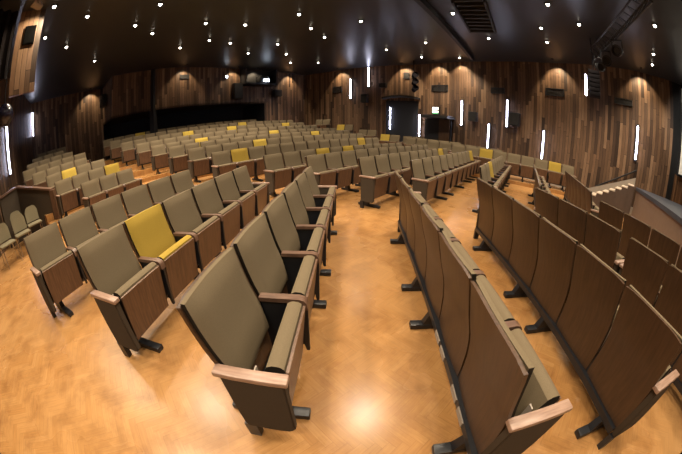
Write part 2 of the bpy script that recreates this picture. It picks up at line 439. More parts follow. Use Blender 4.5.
ME['arm0'] = arm(-h).mesh('armrest', [M['armwood']], True); ME['arm1'] = arm(h).mesh('armrest', [M['armwood']], True)
ME['st0'] = standard(-h).mesh('arm_support', [M['steel']]); ME['st1'] = standard(h).mesh('arm_support', [M['steel']])
ME['ae0'] = arm_end(-h).mesh('armrest', [M['armpale']], True); ME['ae1'] = arm_end(h).mesh('armrest', [M['armpale']], True)
ME['ep0'] = end_panel(-h).mesh('end_panel', [M['panelgrey']], True); ME['ep1'] = end_panel(h).mesh('end_panel', [M['panelgrey']], True)
ME['plate_and_glint'] = side_plate().mesh('seat_plate', [M['trimgrey']])
mb = MB(); mb.box(.115, .185, -.024, .024, 0, .15); LEGM = mb.mesh('end_leg', [M['steel']])
ME['axle'] = axle().mesh('axle', [M['steel']], True)
# far seats: same shapes in one mesh
def far_mesh(kind, yel):
    mats = [M['backwood'], M['yellowcover'] if yel else M['grey'], M['seatwood'], M['grey'], M['armwood'], M['panelgrey'], M['steel'], M['sidegrey']]
    parts = [(ME['back_shell'], 0), (ME['back_cushion'], 1), (ME['seat_shell'], 2), (ME['seat_cushion'], 3), (ME['ae0' if kind == 'first' else 'arm0'], 4)]
    if kind == 'first': parts.append((ME['ep0'], 5))
    else: parts.append((ME['st0'], 6))
    if kind == 'last': parts += [(ME['ae1'], 4), (ME['ep1'], 5)]
    mb = MB()
    for me, mi in parts:
        o = len(mb.v); mb.v += [tuple(v.co) for v in me.vertices]
        for p in me.polygons:
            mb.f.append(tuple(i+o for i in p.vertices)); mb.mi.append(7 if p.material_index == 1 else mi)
    return mb.mesh('theatre_seat_far', mats, True)
FAR = {(k, y_): far_mesh(k, y_) for k in ('first', 'mid', 'last') for y_ in (0, 1)}

NSEAT = [0]
def seat(p, d, z, kind, detail, yellow, label, group):
    rz = math.atan2(-d.x, d.y)
    NSEAT[0] += 1
    c = p+d*h
    if not detail:
        o = ob('theatre_seat', FAR[(kind, 1 if yellow else 0)], None, (c.x, c.y, z), rz)
        return tag(o, label, 'theatre seat', group)
    r = empty('theatre_seat', (c.x, c.y, z), rz); tag(r, label, 'theatre seat', group)
    ob('back_shell', ME['back_shell'], r)
    q = ob('back_cushion', ME['back_cushion_y' if yellow else 'back_cushion'], r)
    q2 = ob('seat_cushion', ME['seat_cushion_y' if yellow == 2 else 'seat_cushion'], r)
    if yellow: q['label'] = 'yellow back cushion'
    if yellow == 2: q2['label'] = 'yellow seat cushion'
    ob('seat_shell', ME['seat_shell'], r); ob('axle', ME['axle'], r); ob('seat_plate', ME['plate_and_glint'], r)
    if kind == 'first':
        ob('armrest', ME['ae0'], r); ob('end_panel', ME['ep0'], r); ob('end_leg', LEGM, r, (0, -h-.012, 0))
    else:
        ob('armrest', ME['arm0'], r); ob('arm_support', ME['st0'], r)
    if kind == 'last':
        ob('armrest', ME['ae1'], r); ob('end_panel', ME['ep1'], r); ob('end_leg', LEGM, r, (0, h+.012, 0))
    return r
FOOT = MB(); FOOT.rbox(-.045, .45, -.036, .036, 0, .05, .008); FOOTM = FOOT.mesh('foot', [M['steel']], True)
POST = MB(); POST.add([(.05, -.032, .035), (.20, -.032, .035), (.20, .032, .035), (.05, .032, .035), (.105, -.026, .16), (.165, -.026, .16), (.165, .026, .16), (.105, .026, .16)],
                      [(3, 2, 1, 0), (4, 5, 6, 7), (0, 1, 5, 4), (1, 2, 6, 5), (2, 3, 7, 6), (3, 0, 4, 7)]); POSTM = POST.mesh('post', [M['steel']])
RAILM = {}
def rail(p, d, z, n, label, group, beam_glints=()):
    rz = math.atan2(-d.x, d.y)
    r = empty('floor_rail', (p.x, p.y, z), rz); tag(r, label, 'seat rail', group)
    if n not in RAILM:
        mb = MB(); mb.box(.10, .165, .02, n*PITCH-.02, .145, .198); RAILM[n] = mb.mesh('beam', [M['steel']])
    ob('beam', RAILM[n], r)
    for y_ in beam_glints:
        mb = MB(); mb.box(.092, .10, y_-.06, y_+.06, .150, .193); ob('plate_and_glint', mb.mesh('plate_and_glint', [M['trimgrey']]), r)  # painted glint: pale slab standing in for light reflected off the beam
    idx = [0] if n == 1 else [i for i in range(n) if i % 5 in (0, 2, 3)]
    if n-1 not in idx and n > 2: idx.append(n-1)
    for i in idx:
        f = ob('foot', FOOTM, r, (0, (i+.28)*PITCH, 0)); ob('post', POSTM, f)
def row(p, d, n, z, detail, nm, endname, yel=(), rank=None, group=None, yellowfull=(), rank_off=0, beam_glints=()):
    """a run of n seats from p along d"""
    for i in range(n):
        kind = 'first' if i == 0 else ('last' if i == n-1 else 'mid')
        y_ = 2 if i in yellowfull else (1 if i in yel else 0)
        col = 'yellow seat' if y_ == 2 else ('grey seat with yellow back' if y_ == 1 else 'grey seat')
        seat(p+d*PITCH*i, d, z, kind, detail, y_, '%s, %s from %s, %s' % (col, ordw(i+rank_off), endname, nm), group)
    rail(p, d, z, n, 'black steel floor rail under the %s' % nm, 'seat floor rails', beam_glints)
def unit(a, b_): return Vector((a, b_)).normalized()
G = lambda s: 'seats of the '+s
# near block -----------------------------------------------------------
row(Vector((-3.45, 1.16)), unit(.165, .985), 6, 0, True, 'row behind the all-yellow seat', 'near end', group=G('row behind the yellow seat'))
row(Vector((-1.92, 1.06)), unit(.075, .997), 6, 0, True, 'row with the all-yellow seat', 'near end', yellowfull=(1,), group=G('row with the yellow seat'))
row(Vector((-.64, .685)), unit(.045, .999), 6, 0, True, 'row left of the bare floor', 'near end', group=G('row left of the bare floor'))
row(Vector((.54, .355)), unit(.062, .998), 6, 0, True, 'first wooden-backed row', 'near end', group=G('first wooden-backed row'), beam_glints=(.30, .47, .82, .98))
row(Vector((1.535, .10)), unit(.118, .993), 6, 0, True, 'second wooden-backed row', 'near end', group=G('second wooden-backed row'))
row(Vector((2.64, -.98)), unit(.03, 1), 4, 0, True, 'nearer part of third wooden-backed row', 'near end', group=G('third wooden-backed row'))
row(Vector((2.70, 1.40)), unit(.05, 1), 3, 0, True, 'farther part of third wooden-backed row', 'near end', group=G('third wooden-backed row'))
row(Vector((3.80, -.75)), unit(.05, 1), 6, 0, True, 'last wooden-backed row by the stage', 'near end', group=G('last wooden-backed row'))
# middle block -----------------------------------------------------------
YM = {11: (3,), 9: (5, 9, 15), 7: (3, 9), 10: (12,), 4: (1, 11), 5: (4,), 6: (11,), 3: (3, 5), 1: (8,), 0: (9,), -1: (2,)}
for k in range(-3, 12):
    p = DM*DK0[k]+NM*NK[k]
    nm = '%s row of the far middle block' % ordw(k+3)
    row(p, DM, NCH[k], FK.get(k, 0), k <= 4, nm, 'left end', yel=YM.get(k, ()), group=G('far middle block'))
# left rear block -----------------------------------------------------------
YL = {1: (3,), 2: (1,)}
for j, (p, f, n) in enumerate(LJ):
    row(p, DL, n, f, j < 2, '%s row of the left rear block' % ordw(j), 'side wall', yel=YL.get(j, ()), group=G('left rear block'))
# block along the right plank wall
Y3 = {0: (2, 7)}
YP = {0: (0,), 2: (0,)}
for j, (p, n) in enumerate([((4.45, 10.25), 9), ((3.92, 11.84), 6), ((3.3, 13.5), 5), ((3.4, 14.66), 2)]):
    p = Vector(p); f = .12+.02*j; q = Vector((D3.y, -D3.x)); slab('floor_terrace_right', Z2, D3, q, p.dot(D3)-.1, p.dot(D3)+n*PITCH+.05, p.dot(q)-.42, p.dot(q)+.60, f)
    row(p, D3, n, f, j < 1, '%s row along the plank wall' % ordw(j), 'left end', yel=Y3.get(j, ()), group=G('block along the plank wall'))
for j, (x, y, f) in enumerate([(2.1, 14.3, .24), (1.0, 15.1, .45), (-.2, 15.95, .72), (-1.5, 16.75, 1.05)]):
    p = Vector((x, y)); slab('floor_terrace_right', Z2, D3, Vector((D3.y, -D3.x)), p.dot(D3)-.1, p.dot(D3)+2*PITCH+.1, p.dot(Vector((D3.y, -D3.x)))-.5, p.dot(Vector((D3.y, -D3.x)))+.62, f)
    row(p, D3, 2, f, False, '%s raised pair by far corner' % ordw(j), 'left end', yel=YP.get(j, ()), group=G('block along the plank wall'))
print('SEATS', NSEAT[0])

# ------------------------------------------------------------------ partition and loose chairs at the left
def pbox(mb, A, B, w0, w1, z0, z1, mi=0, z1b=None, z0b=None):
    d = (B-A).normalized(); n = Vector((-d.y, d.x)); z1b = z1 if z1b is None else z1b; z0b = z0 if z0b is None else z0b
    c = [A+n*w0, B+n*w0, B+n*w1, A+n*w1]; lo = (z0, z0b, z0b, z0); hi = (z1, z1b, z1b, z1)
    mb.add([(p.x, p.y, q) for p, q in zip(c, lo)]+[(p.x, p.y, q) for p, q in zip(c, hi)], [(3, 2, 1, 0), (4, 5, 6, 7)]+[(i, (i+1) % 4, (i+1) % 4+4, i+4) for i in range(4)], mi)
r = empty('barrier', (0, 0, 0)); tag(r, 'low dark barrier with wooden cap beside the left rear seats', 'barrier')
A, B, C = Vector((-7.37, 3.82)), Vector((-8.73, 3.2)), Vector((-8.62, 2.45))
mb = MB(); pbox(mb, A, B, -.05, .05, 0, 1.05, 0, 1.43); ob('panel', mb.mesh('panel', [M['panelgrey']]), r)
mb = MB(); pbox(mb, B, C, -.05, .05, 0, 1.43, 0, 1.33); ob('panel', mb.mesh('panel', [M['panelgrey']]), r)
mb = MB(); pbox(mb, A-(B-A)*.02, B, -.09, .09, 1.05, 1.10, 0, 1.48, 1.43); pbox(mb, B, C, -.09, .09, 1.43, 1.48, 0, 1.38, 1.33); ob('cap', mb.mesh('cap', [M['armwood']]), r)
d = (B-A).normalized(); mb = MB(); pbox(mb, A-d*.16, A-d*.0, -.09, .11, 0, 1.06); ob('end_post', mb.mesh('end_post', [M['seatwood']]), r)
def loose_chair(x, y, rz, label):
    r = empty('stacking_chair', (x, y, 0), rz); tag(r, label, 'chair', 'loose chairs by the barrier')
    mb = MB(); nz, ny = 8, 9; F_, B_ = [], []
    for i in range(nz):
        v = i/(nz-1); r0, r1 = [], []
        for j in range(ny):
            t = -1+2*j/(ny-1); w = .205
            zz = .50+.38*v-.13*v*abs(t)**5
            xx = -.20-.07*v+.03*t*t
            r0.append((xx+.022, w*t, zz)); r1.append((xx, w*t, zz))
        F_.append(r0); B_.append(r1)
    mb.sheet(F_, B_); ob('backrest', mb.mesh('backrest', [M['tan']], True), r)
    mb = MB(); mb.rbox(-.2, .22, -.22, .22, .43, .475, .02); ob('seat', mb.mesh('seat', [M['tan']], True), r)
    for sx_ in (-.17, .18):
        for sy in (-.19, .19):
            mb = MB(); mb.tube([(sx_*1.25, sy*1.1, 0), (sx_, sy, .44)], .011); ob('leg', mb.mesh('leg', [M['chrome']], True), r)
    for sy in (-.17, .17):
        mb = MB(); mb.tube([(-.17, sy, .44), (-.215, sy, .60)], .010); ob('back_post', mb.mesh('back_post', [M['chrome']], True), r)
for i, (x, y, lb) in enumerate([(-7.45, 3.05, 'tan shell chair against the dark barrier, rightmost of the loose chairs'), (-7.0, 2.42, 'tan shell chair in front of the barrier, second from the right'),
                               (-8.05, 2.75, 'tan shell chair by the barrier, behind the two nearest it'), (-6.85, 1.85, 'tan shell chair cut by the left edge of the picture')]):
    loose_chair(x, y, math.radians(-15+4*i), lb)

# ------------------------------------------------------------------ things on walls
def wall_at(x, y):
    best = None
    for pl in (WR, WB, WU, WL):
        for k in range(len(pl)-1):
            a, b_ = Vector(pl[k]), Vector(pl[k+1]); t = max(0, min(1, (Vector((x, y))-a).dot(b_-a)/(b_-a).length_squared))
            q = a+(b_-a)*t; dd = (q-Vector((x, y))).length
            n = Vector((b_.y-a.y, -(b_.x-a.x))).normalized()
            if n.dot(-(a+b_)/2) < 0: n = -n
            if best is None or dd < best[0]: best = (dd, q, n)
    return best[1], best[2]
def on_wall(name, x, y, z):
    q, n = wall_at(x, y)
    return empty(name, (q.x, q.y, z), math.atan2(n.y, n.x))      # local x leaves the wall
strips = [(-10.6, 3.62, 1.93, 3.51), (-15.15, 7.07, 3.6, 4.79), (.61, 16.89, 3.35, 4.58), (1.65, 16.25, 4.05, 5.25), (2.82, 15.52, 1.48, 2.75), (4.31, 14.58, 1.17, 2.38), (5.95, 12.65, 1.99, 3.22),
          (6.91, 11.52, 1.01, 2.18), (7.46, 10.78, 2.16, 3.40), (8.52, 9.25, 1.03, 2.23), (10.34, 5.38, 1.99, 3.21)]
for i, (x, y, z0, z1) in enumerate(strips):
    r = on_wall('wall_light', x, y, z0)
    L = z1-z0
    lab = ['upright white LED tube nearest the left edge', 'upright white LED tube in the far left corner', 'upright white LED tube, leftmost on the right-hand plank wall', 'upright white LED tube highest on the plank wall',
           'upright white LED tube low beside the dark wall recess', 'upright white LED tube at the left of the exit doorway', 'upright white LED tube right of the exit doorway, upper', 'upright white LED tube low between the two upper ones',
           'upright white LED tube beside the small black speaker', 'upright white LED tube low above the wall-side seats', 'upright white LED tube nearest the screen'][i]
    tag(r, lab, 'wall light', 'LED tubes on the walls')
    mb = MB(); mb.box(0.0, .05, -.07, .07, -.06, L+.06); ob('housing', mb.mesh('housing', [M['plastic']]), r)
    mb = MB(); mb.tube([(.075, 0, 0), (.075, 0, L)], .029, 10); ob('tube', mb.mesh('tube', [M['led']], True), r)
for i, (x, y, z0, z1, w, lb) in enumerate([(7.15, 11.2, 3.70, 3.98, .72, 'flat black wall vent between two LED tubes'), (8.72, 8.84, 3.82, 4.14, .9, 'flat black wall vent beside the lighting truss'), (10.04, 5.95, 3.87, 4.11, .8, 'tilted flat black wall vent nearest the screen'),
                                          (5.1, 13.66, 3.70, 4.05, .98, 'flat black wall vent above the exit sign'), (-.22, 17.45, 3.81, 4.18, .68, 'flat black wall vent nearest the rear corner'), (-7.75, 12.15, 4.65, 4.87, .52, 'small black wall vent above the rear recess')]):
    r = on_wall('wall_vent', x, y, (z0+z1)/2); tag(r, lb, 'vent', 'wall vents'); hh = (z1-z0)/2
    mb = MB(); mb.box(0, .05, -w/2, w/2, -hh, -hh+.03); mb.box(0, .05, -w/2, w/2, hh-.03, hh); mb.box(0, .05, -w/2, -w/2+.03, -hh, hh); mb.box(0, .05, w/2-.03, w/2, -hh, hh)
    ob('frame', mb.mesh('frame', [M['plastic']]), r)
    mb = MB()
    for q in range(5):
        z_ = -hh+.04+q*(2*hh-.08)/4; mb.box(.005, .035, -w/2+.02, w/2-.02, z_-.022, z_+.012)
    ob('louvres', mb.mesh('louvres', [M['grille']]), r)
def wall_speaker(x, y, z0, z1, w, lb, d=.28):
    r = on_wall('wall_speaker', x, y, (z0+z1)/2); tag(r, lb, 'speaker', 'wall speakers'); hh = (z1-z0)/2
    mb = MB(); mb.rbox(.06, .06+d, -w/2, w/2, -hh, hh, .012); ob('cabinet', mb.mesh('cabinet', [M['plastic']], True), r)
    mb = MB(); mb.box(.06+d, .07+d, -w/2+.02, w/2-.02, -hh+.02, hh-.02); ob('grille', mb.mesh('grille', [M['grille']]), r)
    mb = MB(); mb.box(0, .06, -.05, .05, -.08, .08); ob('bracket', mb.mesh('bracket', [M['steel']]), r)
for a in [(6.40, 12.13, 2.23, 2.68, .42, 'small black loudspeaker beside the LED tube right of the doorway'), (7.72, 10.42, 2.24, 2.83, .5, 'small black loudspeaker beside the next LED tube along the plank wall'),
          (2.48, 15.73, 3.92, 4.18, .42, 'small black loudspeaker above the dark recess edge'), (1.48, 16.35, 3.03, 3.54, .4, 'small black loudspeaker under the two highest LED tubes'),
          (-11.9, 10.1, 4.03, 4.70, .6, 'black loudspeaker on the dark left rear wall'), (-5.9, 14.75, 3.45, 4.37, .55, 'tall black loudspeaker left of the projection booth'), (-4.1, 16.9, 3.62, 4.05, .55, 'small black loudspeaker right of the projection booth')]:
    wall_speaker(*a)
r = on_wall('hatch', 3.62, 15.02, 4.62); tag(r, 'small dark square hatch in the lit planks', 'hatch')
mb = MB(); mb.box(0, .04, -.17, .17, -.2, .2); ob('frame', mb.mesh('frame', [M['plastic']]), r)
mb = MB(); mb.box(.04, .05, -.14, .14, -.17, .17); ob('door', mb.mesh('door', [M['black']]), r)
# exit doorway: dark portal with soffit
q0, n0 = wall_at(4.95, 13.83)
r = empty('door_1', (q0.x, q0.y, 0), math.atan2(n0.y, n0.x)); tag(r, kind='structure')
mb = MB(); mb.box(0, .16, -.55, 1.0, .0, 2.20); ob('door_leaf', mb.mesh('door_leaf', [M['black']]), r)
mb = MB(); mb.box(0, .85, -.42, 1.15, 2.22, 2.36); ob('door_canopy', mb.mesh('door_canopy', [M['plastic']]), r)
mb = MB(); mb.box(.16, .24, .35, .95, 0, 2.2); ob('door_panel', mb.mesh('door_panel', [M['backwood']]), r)
r = on_wall('exit_sign', 4.97, 13.80, 2.66); tag(r, 'small lit sign box above the exit doorway', 'sign')
mb = MB(); mb.box(0, .12, -.22, .22, -.2, .2); ob('box', mb.mesh('box', [M['plastic']]), r)
mb = MB(); mb.box(.12, .13, -.18, .18, .03, .16); mb.box(.12, .13, -.18, .18, -.13, -.03); ob('lit_panel', mb.mesh('lit_panel', [M['exit']]), r)
mb = MB(); mb.box(.12, .13, -.18, .18, -.19, -.16); ob('green_strip', mb.mesh('green_strip', [M['green']]), r)
# dark recess left of the doorway with curved soffit
q0, n0 = wall_at(3.4, 15.15)
r = empty('trim_1', (q0.x, q0.y, 0), math.atan2(n0.y, n0.x)); tag(r, kind='structure')
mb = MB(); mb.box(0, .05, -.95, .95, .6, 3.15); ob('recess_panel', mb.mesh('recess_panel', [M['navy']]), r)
mb = MB()
for q in range(10):
    y0 = -1.05+q*.21; cz = lambda yy: 3.22+.12*(1-(yy/1.05)**2)
    mb.add([(0, y0, cz(y0)), (0, y0+.21, cz(y0+.21)), (.5, y0+.21, cz(y0+.21)), (.5, y0, cz(y0)), (0, y0, cz(y0)+.1), (0, y0+.21, cz(y0+.21)+.1), (.5, y0+.21, cz(y0+.21)+.1), (.5, y0, cz(y0)+.1)],
           [(3, 2, 1, 0), (4, 5, 6, 7), (0, 1, 5, 4), (1, 2, 6, 5), (2, 3, 7, 6), (3, 0, 4, 7)])
ob('recess_soffit', mb.mesh('recess_soffit', [M['darkwall']]), r)
# hanging cluster of stage lamps near the far wall
def cluster(x, y, z0, z1):
    r = empty('lamp_cluster', (x, y, z0)); tag(r, 'dark hanging cluster of stage lamps above the exit doorway', 'stage lights')
    mb = MB(); mb.tube([(0, 0, 0), (0, 0, CEIL-z0)], .03); ob('drop_pipe', mb.mesh('drop_pipe', [M['steel']], True), r)
    for q in range(3):
        mb = MB(); T = Matrix.Translation((.0, -.12, .1+q*.36)) @ Matrix.Rotation(math.radians(75), 4, 'X')
        mb.lathe([(.08, -.2), (.13, -.16), (.14, .1), (.17, .2), (.15, .2), (.12, .12)], 14, 0, T); ob('lamp_body', mb.mesh('lamp_body', [M['curtain']], True), r)
cluster(3.75, 13.9, 3.6, 4.9)

# projection booth on the upper rear wall
q0, n0 = wall_at(-5.0, 15.75)
r = empty('projection_booth', (q0.x, q0.y, 4.25), math.atan2(n0.y, n0.x)); tag(r, 'black box on the rear wall holding the bright projector', 'booth')
mb = MB(); mb.box(0, .7, -1.05, 1.05, 0, .1); mb.box(0, .7, -1.05, -.98, 0, 1.0); mb.box(0, .7, .98, 1.05, 0, 1.0); mb.box(0, .06, -1.05, 1.05, 0, 1.0); ob('housing', mb.mesh('housing', [M['black']]), r)
c0 = Vector((q0.x, q0.y))+n0*.4; side = Vector((-n0.y, n0.x))
pc = c0-side*(-.25)
r = empty('projector', (pc.x, pc.y, 4.35), math.atan2(n0.y, n0.x)-.1); tag(r, 'projector with a bright bluish lens inside the booth', 'projector')
mb = MB(); mb.rbox(-.3, .3, -.3, .3, 0, .42, .02); ob('case', mb.mesh('case', [M['plastic']], True), r)
mb = MB(); T = Matrix.Translation((.30, .05, .24)) @ Matrix.Rotation(PI/2, 4, 'Y'); mb.lathe([(.15, 0), (.15, .12), (.12, .12), (.12, .1)], 18, 0, T); ob('lens_tube', mb.mesh('lens_tube', [M['steel']], True), r)
mb = MB(); T = Matrix.Translation((.40, .05, .24)) @ Matrix.Rotation(PI/2, 4, 'Y'); mb.box(.0, .17, -.16, .16, -.02, .02, 0, T); ob('lens', mb.mesh('lens', [M['lampcold']], True), r)
r = on_wall('wall_lamp', -6.3, 14.2, 4.76); tag(r, 'small bright lamp on the rear wall left of the booth', 'lamp')
mb = MB(); mb.box(0, .12, -.07, .07, -.07, .07); ob('body', mb.mesh('body', [M['plastic']]), r)
mb = MB(); mb.box(.12, .13, -.06, .06, -.06, .06); ob('lamp_face', mb.mesh('lamp_face', [M['lampcold']]), r)
# dark post in front of the rear recess
q0 = Vector((-9.0, 11.05)); mb = MB(); mb.box(-.14, .14, -.14, .14, .9, CEIL); o = structure('trim_2', mb, [M['black']]); o.location = (q0.x, q0.y, 0)

# left upper pier, brightly lit planks, with black square opening and drapes
pl = [(-6.12, 2.97), (-6.42, 2.27)]
wallmesh('wall_left_pier', [(-6.15, 2.90), (-6.42, 2.29)], 3.35, CEIL, M['planks'], .1)
a = Vector((-6.10, 3.0)); b_ = Vector((-6.43, 2.25)); dv = (b_-a).normalized(); nv = Vector((-dv.y, dv.x))
if nv.dot(-a) < 0: nv = -nv
mid = a+dv*.42
r = empty('pier_speaker', (mid.x, mid.y, 4.66), math.atan2(nv.y, nv.x)); tag(r, 'black square loudspeaker panel set in the lit plank pier', 'speaker')
mb = MB(); mb.box(.0, .05, -.15, .15, -.22, .22); ob('frame', mb.mesh('frame', [M['void']]), r)
mb = MB(); mb.box(.05, .06, -.13, .13, -.2, .2); ob('grille', mb.mesh('grille', [M['void']]), r)
mb = MB()
P0 = Vector((-6.45, 2.2)); P1 = Vector((-6.2, -.5)); N = 60
top = []; bot = []
for i in range(N+1):
    t = i/N; p = P0.lerp(P1, t); w = .06*math.sin(t*70)
    top.append((p.x+w, p.y, CEIL)); bot.append((p.x+w, p.y, 3.75))
mb.sheet([top, bot], [[(x_-.03, y_, z_) for x_, y_, z_ in top], [(x_-.03, y_, z_) for x_, y_, z_ in bot]])
tag(ob('drape', mb.mesh('drape', [M['curtain']], True)), 'black drape hanging in the upper left corner', 'curtain')
r = empty('dome_light', (-6.75, 2.30, 3.05)); tag(r, 'black round dome hanging under the lit plank pier', 'lamp')
mb = MB(); mb.lathe([(.03, -.24), (.15, -.2), (.22, -.1), (.25, 0), (.22, .1), (.15, .2), (.06, .25)], 20); ob('globe', mb.mesh('globe', [plain('navy_gloss', (.014, .013, .03), .25)], True), r)
mb = MB(); mb.tube([(0, 0, .24), (0, 0, CEIL-3.05)], .02); ob('stem', mb.mesh('stem', [M['steel']], True), r)
r = empty('stage_lamp', (-5.55, 2.32, 5.0)); tag(r, 'pale stage lamp beside the top of the lit pier', 'stage light')
mb = MB(); T = Matrix.Rotation(math.radians(70), 4, 'X'); mb.lathe([(.05, -.16), (.09, -.1), (.10, .12), (.08, .12)], 14, 0, T); ob('body', mb.mesh('body', [M['trimgrey']], True), r)
mb = MB(); mb.box(-.13, -.11, -.02, .02, -.02, .3); mb.box(.11, .13, -.02, .02, -.02, .3); mb.box(-.13, .13, -.02, .02, .27, .3); ob('yoke', mb.mesh('yoke', [M['trimgrey']]), r)

# ------------------------------------------------------------------ ceiling things
mb = MB(); pbox(mb, Vector((.6, 4.9)), Vector((5.9, 11.4)), -.07, .07, 5.08, CEIL); structure('trim_3', mb, [M['black']])
r = empty('ceiling_grille', (0, 0, 0)); tag(r, 'large black slatted grille in the ceiling', 'grille', None)
g0, g1 = Vector((3.1, 6.0)), Vector((4.5, 7.85)); gd = (g1-g0).normalized(); gn = Vector((-gd.y, gd.x))
for q in range(9):
    c = g0+gd*((g1-g0).length*q/8); mb = MB(); pbox(mb, c-gn*.38, c+gn*.38, -.045, .045, 5.12, 5.25); ob('slat', mb.mesh('slat', [M['grille']]), r)
mb = MB(); pbox(mb, g0-gn*.42, g1-gn*.42, -.03, .03, 5.08, CEIL); pbox(mb, g0+gn*.42, g1+gn*.42, -.03, .03, 5.08, CEIL); ob('frame', mb.mesh('frame', [M['black']]), r)
# lighting truss with spot heads, and hanging line array
ta, tb = Vector((5.0, 1.9, 4.85)), Vector((7.55, 5.6, 4.85))
r = empty('lighting_truss', (0, 0, 0)); tag(r, 'black lighting truss hanging below the ceiling at right', 'truss')
td = (tb-ta).normalized(); tn = Vector((-td.y, td.x, 0)); up = Vector((0, 0, 1))
ch = [tn*.15+up*.13, -tn*.15+up*.13, -up*.15]
for c in ch:
    mb = MB(); mb.tube([ta+c, tb+c], .028); ob('chord', mb.mesh('chord', [M['steel']], True), r)
mb = MB(); L = (tb-ta).length; N = 14
for i in range(N):
    p0 = ta+td*(L*i/N); p1 = ta+td*(L*(i+1)/N)
    for a_, b2 in ((0, 1), (1, 2), (2, 0)):
        mb.tube([p0+ch[a_], p1+ch[b2]], .012, 6)
ob('lattice', mb.mesh('lattice', [M['steel']], True), r)
for t in (.15, .9):
    mb = MB(); p = ta+(tb-ta)*t; mb.tube([p+up*.1, (p.x, p.y, CEIL)], .012, 6); ob('hanger', mb.mesh('hanger', [M['steel']], True), r)
for i, (t, lb) in enumerate([(.52, 'black stage spotlight hung midway along the lighting truss'), (.74, 'black stage spotlight on the truss, second from its far end'), (.90, 'black stage spotlight at the far end of the truss')]):
    p = ta+(tb-ta)*t
    r = empty('stage_spotlight', (p.x, p.y, 4.36), math.radians(200+20*i)); tag(r, lb, 'stage light', 'spotlights on the truss')
    mb = MB(); T = Matrix.Rotation(math.radians(105), 4, 'Y'); mb.lathe([(.06, -.22), (.11, -.16), (.12, .1), (.15, .2), (.13, .2), (.1, .1)], 16, 0, T); ob('body', mb.mesh('body', [M['plastic']], True), r)
    mb = MB(); mb.box(-.02, .02, -.16, -.14, -.04, .3); mb.box(-.02, .02, .14, .16, -.04, .3); mb.box(-.02, .02, -.16, .16, .28, .31); ob('yoke', mb.mesh('yoke', [M['chrome'] if i == 2 else M['steel']]), r)
r = empty('line_array', (7.2, 5.42, 3.40), math.radians(217)); tag(r, 'hanging black line array with a white light tube on its side', 'speaker')
for q in range(6):
    mb = MB(); mb.rbox(-.2, .2, -.17, .2, q*.135, q*.135+.118, .012); ob('cabinet', mb.mesh('cabinet', [M['curtain']], True), r)
mb = MB(); mb.tube([(0, 0, .8), (0, 0, CEIL-3.40)], .015); ob('hanger', mb.mesh('hanger', [M['steel']], True), r)
mb = MB(); mb.tube([(.10, -.27, -.02), (.10, -.27, .62)], .034, 10); ob('light_tube', mb.mesh('light_tube', [M['led']], True), r)

# ------------------------------------------------------------------ stage side
SA, SB = Vector((4.9, .88)), Vector((9.12, 4.54)); sd = (SB-SA).normalized(); sn = Vector((sd.y, -sd.x))   # sn points to the stage
mb = MB(); c = [SA, SB, SB+sn*5, SA+sn*5]; c[1] = SB; 
mb.add([(p.x, p.y, 1.0) for p in (SA, SB, SB+sn*4.5, SA+sn*4.5)]+[(p.x, p.y, 1.10) for p in (SA, SB, SB+sn*4.5, SA+sn*4.5)], [(3, 2, 1, 0), (4, 5, 6, 7)]+[(i, (i+1) % 4, (i+1) % 4+4, i+4) for i in range(4)], 0)
st = empty('stage', (0, 0, 0)); tag(st, 'raised stage with dark deck and brown front at the right edge', 'stage')
ob('deck', mb.mesh('deck', [M['stagetop']]), st)
mb = MB(); q = [SA+sn*.04, SB+sn*.04-sd*.04, SB+sn*4.4-sd*.04, SA+sn*4.4]
mb.add([(p.x, p.y, 0) for p in q]+[(p.x, p.y, 1.0) for p in q], [(3, 2, 1, 0), (4, 5, 6, 7)]+[(i, (i+1) % 4, (i+1) % 4+4, i+4) for i in range(4)])
ob('front_panel', mb.mesh('front_panel', [M['beige']]), st)
# stairs up to the stage along the plank wall
st = empty('staircase', (0, 0, 0)); tag(st, 'small staircase with pale nosings climbing to the stage by the wall', 'stairs')
T1 = Vector((9.13, 4.62)); T0 = T1+Vector((-.44, .9))*2.1; tdv = (T1-T0).normalized(); tnv = Vector((-tdv.y, tdv.x)); tnv = tnv if tnv.x > 0 else -tnv
NS = 9; LT = (T1-T0).length
for i in range(NS):
    z_ = 1.10*(i+1)/NS; p0 = T0+tdv*(LT*i/NS); p1 = T1+tdv*.5
    mb = MB(); cc = [p0, p0+tdv*(LT/NS+.02), p0+tdv*(LT/NS+.02)+tnv*.85, p0+tnv*.85]
    mb.add([(p.x, p.y, 0) for p in cc]+[(p.x, p.y, z_-.03) for p in cc], [(3, 2, 1, 0), (4, 5, 6, 7)]+[(k, (k+1) % 4, (k+1) % 4+4, k+4) for k in range(4)])
    s = ob('step', mb.mesh('step', [M['stairside']]), st)
    mb = MB(); cc = [p0-tdv*.02, p0+tdv*(LT/NS-.02), p0+tdv*(LT/NS-.02)+tnv*.85, p0-tdv*.02+tnv*.85]
    mb.add([(p.x, p.y, z_-.03) for p in cc]+[(p.x, p.y, z_) for p in cc], [(3, 2, 1, 0), (4, 5, 6, 7)]+[(k, (k+1) % 4, (k+1) % 4+4, k+4) for k in range(4)])
    ob('tread', mb.mesh('tread', [M['step']]), s)
mb = MB(); pbox(mb, T0+tnv*.86, T1+tnv*.86, -.02, .02, 0, .36, 0, 1.36); ob('stringer', mb.mesh('stringer', [M['trimgrey']]), st)
hp0, hp1 = Vector((9.55, 6.72)), Vector((10.28, 5.2))
r = empty('handrail', (0, 0, 0)); tag(r, 'dark handrail sloping up the wall beside the stage stairs', 'handrail')
mb = MB(); mb.tube([(hp0.x, hp0.y, .55), (hp1.x, hp1.y, 1.62)], .03); ob('bar', mb.mesh('bar', [M['steel']], True), r)
